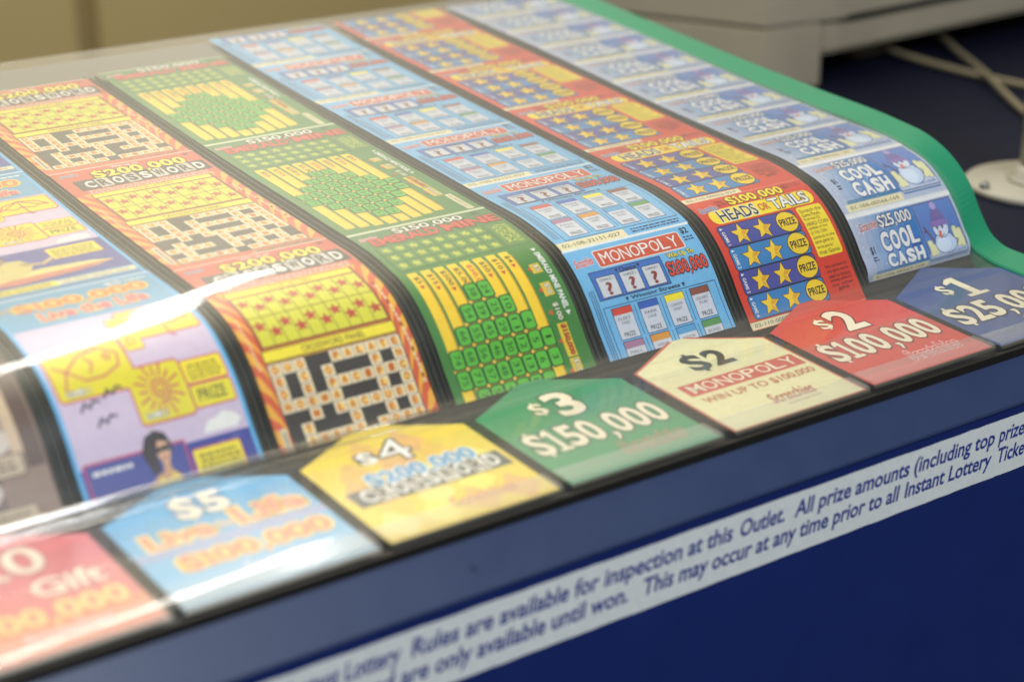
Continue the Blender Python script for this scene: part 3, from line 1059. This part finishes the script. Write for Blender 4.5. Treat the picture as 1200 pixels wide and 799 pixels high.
for k, L, fn, tops, s_end, label in STRIPS:
    x0 = k + .05
    st = empty("ticket_strip", label, "ticket strip", "ticket strips in the display", loc=(x0 + .45, .95, .02))
    for i, s_top in enumerate(tops):
        s_bot = tops[i - 1] if i else s_end
        art = fn(i)
        curl = k == 0 and i == 0
        wob = random.uniform(-.004, .004)

        def sv(v, s_top=s_top, s_bot=s_bot, beach=(k == -5 and i == 0)):
            if beach:
                return s_top - .009 * (v if v < 30 else 30 + (v - 30) * 1.2)
            return s_top - (s_top - s_bot) * v / L

        def mp(u, v, h, x0=x0, curl=curl, wob=wob, sv=sv):
            s = sv(v)
            p = TICKETS.at(s)
            n = TICKETS.normal(s)
            y, z = p.x + n.x * h, p.y + n.y * h
            if curl and s < .40:
                y += (0.40 - s) ** 2 * 1.6
                z += (0.40 - s) * .22
            # sheets are never quite flat: a slight lift towards one edge
            z += .005 * math.sin(s * 2.1 + x0 * 5) * min(1, max(0, (s - .4))) + .003
            return (x0 + u * .009 + wob, y, z)
        lines = []
        v = 1.5
        while v < L:
            lines.append(v)
            v += (.024 if sv(v) < 2.35 else .11) / (s_top - s_bot) * L
        end = (s_top - (.16 if k in (0, -1) else .215)) / (s_top - s_bot) * L if i == 0 else None
        cut = (s_top - SMAX) / (s_top - s_bot) * L if s_top > SMAX else None
        build(art, "ticket", mp, PAPER, st, lines, cut, end)

# ------------------------------------------------------------------ price cards
CE = (238, 228, 200)


def house(a, col, lay, inset=0):
    i = inset
    a.poly([(i, i), (100 - i, i), (100 - i, 84 - i * .6), (50, 108 - i * 1.25), (i, 84 - i * .6)], col, lay)


class CardArt(Art):
    """Card artwork: v runs from the front edge (0) back to the peak (108)."""

    def _flip(s, fn, u0, v0, u1, v1, *r, **k):
        # given with v up; flip so that letters stand upright towards the peak
        n0 = len(s.ops)
        fn(s, r[0], u0, -v1, u1, -v0, *r[1:], **k)
        for i in range(n0, len(s.ops)):
            vs, fs, c, l = s.ops[i]
            s.ops[i] = ([(u, -v) for u, v in vs], fs, c, l)

    def up(s, txt, u0, v0, u1, v1, *r, **k):
        s._flip(Art.text, u0, v0, u1, v1, txt, *r, **k)

    def upn(s, txt, u0, v0, u1, v1, *r, **k):
        s._flip(Art.nums, u0, v0, u1, v1, txt, *r, **k)


def card_big(col, amount, price, dark, edge):
    a = CardArt()
    house(a, col, 0)
    a.upn("$", 32, 70, 41, 83, CE, 3, bold=.03, out=dark, ow=.03)
    a.upn(price, 44, 61, 62, 89, CE, 3, bold=.035, out=dark, ow=.03)
    a.upn(amount, 6, 31, 94, 55, CE, 4, bold=.03, out=dark, ow=.04, gap=.1)
    a.up("Scratchies", 46, 11, 88, 24, col, 4, bold=.015, out=edge, ow=.04, shear=.2)
    a.rect(0, 8.5, 100, 9.3, tuple(min(255, int(x * 1.2 + 10)) for x in col), 1)
    return a


def card_banner():
    a = CardArt()
    house(a, (196, 92, 66), 0)
    house(a, (226, 222, 172), 1, 1.6)
    for v in (20, 45, 70):
        a.rect(8, v, 92, v + .5, (206, 204, 150), 1.5)
    a.upn("$2", 33, 67, 64, 87, (46, 56, 44), 4, bold=.04, gap=.12)
    a.rect(9, 44, 96, 58, (196, 66, 50), 2)
    a.upn("MONOPOLY", 13, 46.4, 93, 56, CE, 4, bold=.005, gap=.14)
    a.up("WIN UP TO $100,000", 11, 32.5, 94, 40, (186, 92, 50), 4, bold=.015)
    a.up("Scratchies", 44, 14, 76, 25, (170, 60, 60), 4, bold=.015, shear=.2)
    for i in range(14):
        a.rect(50 + i * 1.8, 10, 51.2 + i * 1.8, 11.4, (150, 140, 110), 3)
    return a


def card_cross():
    a = CardArt()
    house(a, (232, 206, 60), 0)
    cols = [(240, 222, 120), (226, 186, 90), (236, 196, 70), (244, 226, 90), (222, 178, 100)]
    for i in range(4):
        for j in range(5):
            u, v = 14 + i * 24 + (j % 2) * 8, 12 + j * 17
            if v + 17 > 84 + 24 - abs(u - 50) * .48 or u > 88:
                continue
            a.poly([(u - 11, v), (u, v - 11), (u + 11, v), (u, v + 17)], cols[(i * 3 + j * 2) % 5], .5 + .1 * ((i + j) % 3))
    a.upn("$", 30, 71, 40, 83, WHT, 5, bold=.04, out=(40, 40, 40), ow=.06)
    a.up("4", 42, 67, 60, 89, WHT, 5, bold=.0, out=(40, 40, 40), ow=.035)
    a.rect(6, 35, 97, 51, (60, 66, 70), 2)
    for i in range(9):
        u = 10 + i * 9.3
        a.up("CROSSWORD"[i], u + 1.2, 37.4, u + 8.2, 49.6, WHT if i % 2 == 0 else (44, 44, 46), 6, bold=.03 if i % 2 == 0 else .02)
        if i % 2:
            a.rect(u, 36, u + 9.4, 51, (224, 220, 206), 3)
    a.upn("$200,000", 22, 50, 86, 62, (70, 154, 206), 7, bold=.035, out=(226, 234, 236), ow=.06)
    a.up("Scratchies", 46, 12, 84, 22, (206, 130, 110), 4, bold=.015, shear=.2)
    return a


def card_live():
    a = CardArt()
    house(a, (96, 170, 214), 0)
    for i in range(6):
        a.rect(0, 2 + i * 4, 100, 6 + i * 4, (150 - i * 7, 180 - i * 1, 200 + i * 3), .4)
    a.upn("$5", 35, 70, 63, 90, (240, 226, 206), 5, bold=.04, out=(120, 150, 180), ow=.05, gap=.15)
    a.rect(0, 44, 100, 51, (140, 156, 196), 1)
    a.up("Live", 10, 52, 44, 66, (226, 140, 120), 5, bold=.03, out=(244, 214, 120), ow=.08)
    a.up("the", 46, 55, 56, 62, (226, 196, 160), 5, bold=.02, out=(180, 190, 200), ow=.06)
    a.up("Life", 58, 53, 94, 69, (226, 140, 120), 5, bold=.03, out=(244, 214, 120), ow=.08)
    a.upn("$100,000", 16, 28, 94, 41, (222, 120, 96), 5, bold=.03, out=(244, 206, 90), ow=.09, slab=False)
    a.up("Scratchies", 40, 13, 80, 23, (214, 206, 226), 4, bold=.015, shear=.2)
    return a


def card_gift():
    a = CardArt()
    house(a, (212, 110, 116), 0)
    a.rect(0, 0, 100, 26, (222, 128, 96), .4)
    a.upn("$10", 22, 64, 74, 88, (236, 220, 200), 5, bold=.015, out=(170, 120, 120), ow=.03)
    a.up("Gift", 58, 42, 92, 57, (240, 226, 206), 5, bold=.02, out=(170, 90, 90), ow=.03)
    a.upn("$100,000", 14, 22, 94, 37, (222, 206, 130), 5, bold=.025, out=(200, 130, 90), ow=.04)
    a.up("Scratchies", 40, 10, 80, 19, (230, 200, 210), 4, bold=.015, shear=.2)
    return a


CARDS = [
    (0, card_big((44, 76, 138), "$25,000", "1", (24, 30, 60), (206, 120, 110)), "navy blue price card reading $1 and $25,000", (0, .0)),
    (-1, card_big((206, 62, 50), "$100,000", "2", (110, 30, 30), (236, 206, 206)), "red price card reading $2 and $100,000", (0, .012)),
    (-2, card_banner(), "cream price card with a red border and red title banner", (0.02, .0)),
    (-3, card_big((36, 142, 92), "$150,000", "3", (20, 70, 50), (206, 120, 110)), "green price card reading $3 and $150,000", (0, 0)),
    (-4, card_cross(), "yellow price card reading $4 with a black lettered strip", (0, 0)),
    (-5, card_live(), "light blue price card reading $5 in front of the beach tickets", (0, 0)),
    (-6, card_gift(), "pink price card reading Gift at the end by the blue rail", (0, 0)),
]
SLEEVE = clear("clear_sleeve_plastic", 1.45, .12, .10)
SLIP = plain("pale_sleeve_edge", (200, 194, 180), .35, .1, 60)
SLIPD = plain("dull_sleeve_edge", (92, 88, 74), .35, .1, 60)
for k, art, label, (dx, dz) in CARDS:
    x0 = k + .035 + dx
    cd = empty("price_card", label, "price card", "price cards along the front of the display", loc=(x0 + .47, 0, 0))

    def mp(u, v, h, x0=x0, dz=dz):
        y = v * .0095
        z = .012 + dz * (1 - y * .4) + .07 * y + h
        if y > .78:
            z += (y - .78) ** 2 * .3
        return (x0 + u * .0093, y + .002, z)
    o = build(art, "printed_card", mp, CARD, cd, [v for v in (20, 40, 60, 75, 84, 88, 92, 96, 100, 104)])
    # clear pocket along the card's front edge, with a folded back edge
    bm = bmesh.new()
    prism(bm, [(-.004, .004 + dz), (-.004, .026 + dz), (.012, .032 + dz), (.150, .036 + dz), (.154, .032 + dz), (.012, .027 + dz), (.0, .022 + dz), (.0, .004 + dz)], x0 - .008, x0 + .938, 'x')
    sl = frombm("sleeve", bm, SLEEVE, cd)
    bm = bmesh.new()
    prism(bm, [(-.012, .002 + dz), (-.012, .018 + dz), (-.005, .020 + dz), (-.005, .002 + dz)], x0 - .004, x0 + .934, 'x')
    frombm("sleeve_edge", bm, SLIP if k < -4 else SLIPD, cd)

# ------------------------------------------------------------------ clear cover
ACRYL = clear("clear_acrylic", 1.47, .045, .011, .29)
bm = bmesh.new()
c1 = COVER.line(0.0, COVER.s[-1], .008, 0.0)
c0 = COVER.line(0.0, COVER.s[-1], .008, -.014)
va = []
for p in c1 + c0[::-1]:
    va.append((bm.verts.new((XL, p.x, p.y)), bm.verts.new((.925, p.x, p.y))))
n = len(va)
for i in range(n):
    a, b = va[i], va[(i + 1) % n]
    bm.faces.new((a[0], b[0], b[1], a[1]))
cv = frombm("clear_cover", bm, ACRYL, None, smooth=True)
# added glossy rods at the sheet's lower edge, tapered to shape its light streak
EM, EN, EL, EP = newmat("edge_streak_rod")
EN.remove(EP)
et, eg, em = EN.new("ShaderNodeBsdfTransparent"), EN.new("ShaderNodeBsdfGlossy"), EN.new("ShaderNodeMixShader")
eg.inputs["Roughness"].default_value = 0.13
em.inputs[0].default_value = 0.34
EL.new(et.outputs[0], em.inputs[1])
EL.new(eg.outputs[0], em.inputs[2])
EL.new(em.outputs[0], EN["Material Output"].inputs["Surface"])
for y, z, r in ((.935, .122, .021), (.868, .106, .008)):
    bm = bmesh.new()
    tube(bm, [(XL, y, z), (-4.4, y, z), (-3.7, y, z), (-3.0, y, z - .004)], [r, r, r * .75, r * .25], 20)
    frombm("edge_streak_rod", bm, EM, cv, smooth=True)
tag(cv, "clear acrylic sheet with white light streaks curved over all the tickets", "display cover")

# ------------------------------------------------------------------ notice strip on the front panel
SX0, SX1, SZ0, SZ1 = -6.2, 1.6, -.652, -.312
sg = Art()
wS = SX1 - SX0
# u = distance along x, v = distance down from the strip's top edge, both in pitches
edge = [(0, 0)]
bot, topp = [], []
x = 0.0
while x < wS:
    topp.append((x, random.uniform(0, .004)))
    bot.append((x, SZ1 - SZ0 - random.uniform(0, .004)))
    x += random.uniform(.02, .12)
topp.append((wS, 0))
bot.append((wS, SZ1 - SZ0))
sg.poly(topp + bot[::-1], (228, 232, 230), 0)
INK = (40, 58, 140)


def sign_line(segs, base, cap):
    # every segment's ink box is scaled from the capital height, so that ascenders and descenders keep their size
    ref, _ = glyphs("H", .024)
    hh = max(p[1] for p in ref)
    for txt, xa, xb in segs:
        vs, _ = glyphs(txt, .024)
        y0 = min(p[1] for p in vs)
        y1 = max(p[1] for p in vs)
        sg.text(txt, xa - SX0, (SZ1 - base) - y1 / hh * cap, xb - SX0, (SZ1 - base) - y0 / hh * cap, INK, 1, bold=.024, shear=.16)


sign_line([("Instant Lottery", -4.62, -4.06), ("Rules are available for inspection at this", -4.0, -2.12), ("Outlet.", -2.07, -1.765), ("All prize amounts (including top", -1.70, -.195), ("prizes)", -.155, .12)], -.447, .088)
sign_line([("and are only available until won.", -4.26, -2.78), ("This may occur at any time prior to all", -2.69, -.94), ("Instant Lottery", -.89, -.21), ("Tickets", -.16, .14)], -.572, .088)


def mps(u, v, h):
    return (SX0 + u, -.1925 - h, SZ1 - v)


sgo = build(sg, "notice_strip", mps, SIGNP, None)
tag(sgo, "long white paper strip with blue slanted lettering on the navy panel", "notice")

# ------------------------------------------------------------------ office machine, stand and cables beyond the green edge
M_BEIGE = plain("beige_plastic", (182, 171, 148), .5, .05, 30, .1)
M_DARKP = plain("dark_grey_plastic", (40, 38, 36), .5, .1, 30)
tm = empty("office_machine", "blurred beige office machine with a seam line behind the green edge", "office machine", loc=(4.4, 6.5, -.15))
A = Vector((3.52, 5.66))
left = Vector((-.37, .93))
fr = Vector((.995, -.10))


def foot(d, grow=0.0):
    a = A + Vector((-grow, -grow))
    c = A + fr * 1.02 + Vector((0, -grow))
    e = c + Vector((5.5, .40))
    return [tuple(a), tuple(c), tuple(e), (e.x, e.y + 3.2), tuple(a + left * 3.4)]


def slab(name, poly, z0, z1, mat, bev):
    b = bmesh.new()
    prism(b, poly, z0, z1, 'z')
    return frombm(name, b, mat, tm, smooth=False, bevel=bev, seg=4)


p2 = A + fr * .80
p3 = A + fr * .66
C2 = p2 + Vector((5.7, .42))
slab("pedestal", [tuple(A), tuple(p3), tuple(p3 + Vector((.5, 1.2))), tuple(p3 + left * 3.2 + Vector((.3, 0))), tuple(A + left * 3.4)], -.148, .428, M_BEIGE, .02)
slab("overhang", [tuple(p3 + Vector((.012, .006))), tuple(p2), tuple(C2), (C2.x, C2.y + 3.2), tuple(p3 + left * 3.2)], .13, .425, M_BEIGE, .04)
slab("seam", foot(0, -.03), .41, .46, M_DARKP, 0)
slab("upper_case", [tuple(A), tuple(p2), tuple(C2), (C2.x, C2.y + 3.2), tuple(A + left * 3.4)], .442, 1.9, M_BEIGE, .02)

M_CREAMP = plain("cream_enamel", (178, 173, 158), .4, .05, 40)
cx, cy = 3.16, 2.26
sd = empty("pole_stand", "cream round base with an upright pole on the navy counter", "stand", loc=(cx, cy, -.15))
bm = bmesh.new()
lathe(bm, [(.54, -.149), (.565, -.14), (.565, -.105), (.55, -.092), (.2, -.088)], cx, cy, 64)
bs = frombm("base_disc", bm, M_CREAMP, sd, smooth=True)
bm = bmesh.new()
lathe(bm, [(.26, -.086), (.25, -.07), (.205, -.03), (.19, .03)], cx, cy, 40)
frombm("collar", bm, M_CREAMP, sd, smooth=True)
bm = bmesh.new()
lathe(bm, [(.175, -.08), (.175, 2.4)], cx, cy, 40)
frombm("pole", bm, M_CREAMP, sd, smooth=True)
bm = bmesh.new()
lathe(bm, [(.035, -.095), (.035, -.06), (.02, -.045)], cx - .50, cy + .12, 16)
frombm("screw", bm, M_SCREW, sd, smooth=True)

M_CABLE = plain("cream_cable_sheath", (146, 136, 108), .5, .06, 60)


def cable(pts, r, label, plug):
    p3 = [Vector(p) for p in spline([Vector(p) for p in pts], 10)]
    e = empty("cable", label, "cable", loc=(pts[0][0], pts[0][1], -.15))
    bm = bmesh.new()
    tube(bm, p3, r, 10)
    frombm("sheath", bm, M_CABLE, e, smooth=True)
    if plug:
        bm = bmesh.new()
        box(bm, pts[0][0] - .34, pts[0][0] + .12, pts[0][1] - .1, pts[0][1] + .12, -.11, .04)
        frombm("plug", bm, M_CABLE, e, bevel=.02)


cable([(5.48, 6.2, -.03), (5.46, 5.7, -.07), (5.45, 5.16, -.09), (5.47, 4.36, -.095), (5.52, 3.4, -.10), (5.7, 2.4, -.11)], .030, "cream cable with a plug running straight from under the office machine", True)
cable([(6.5, 6.4, -.02), (6.07, 5.71, -.06), (5.44, 4.79, -.05), (4.75, 3.76, -.10), (4.35, 3.1, -.11), (4.3, 2.6, -.11)], .030, "cream cable crossing over the other one towards the pole stand", False)
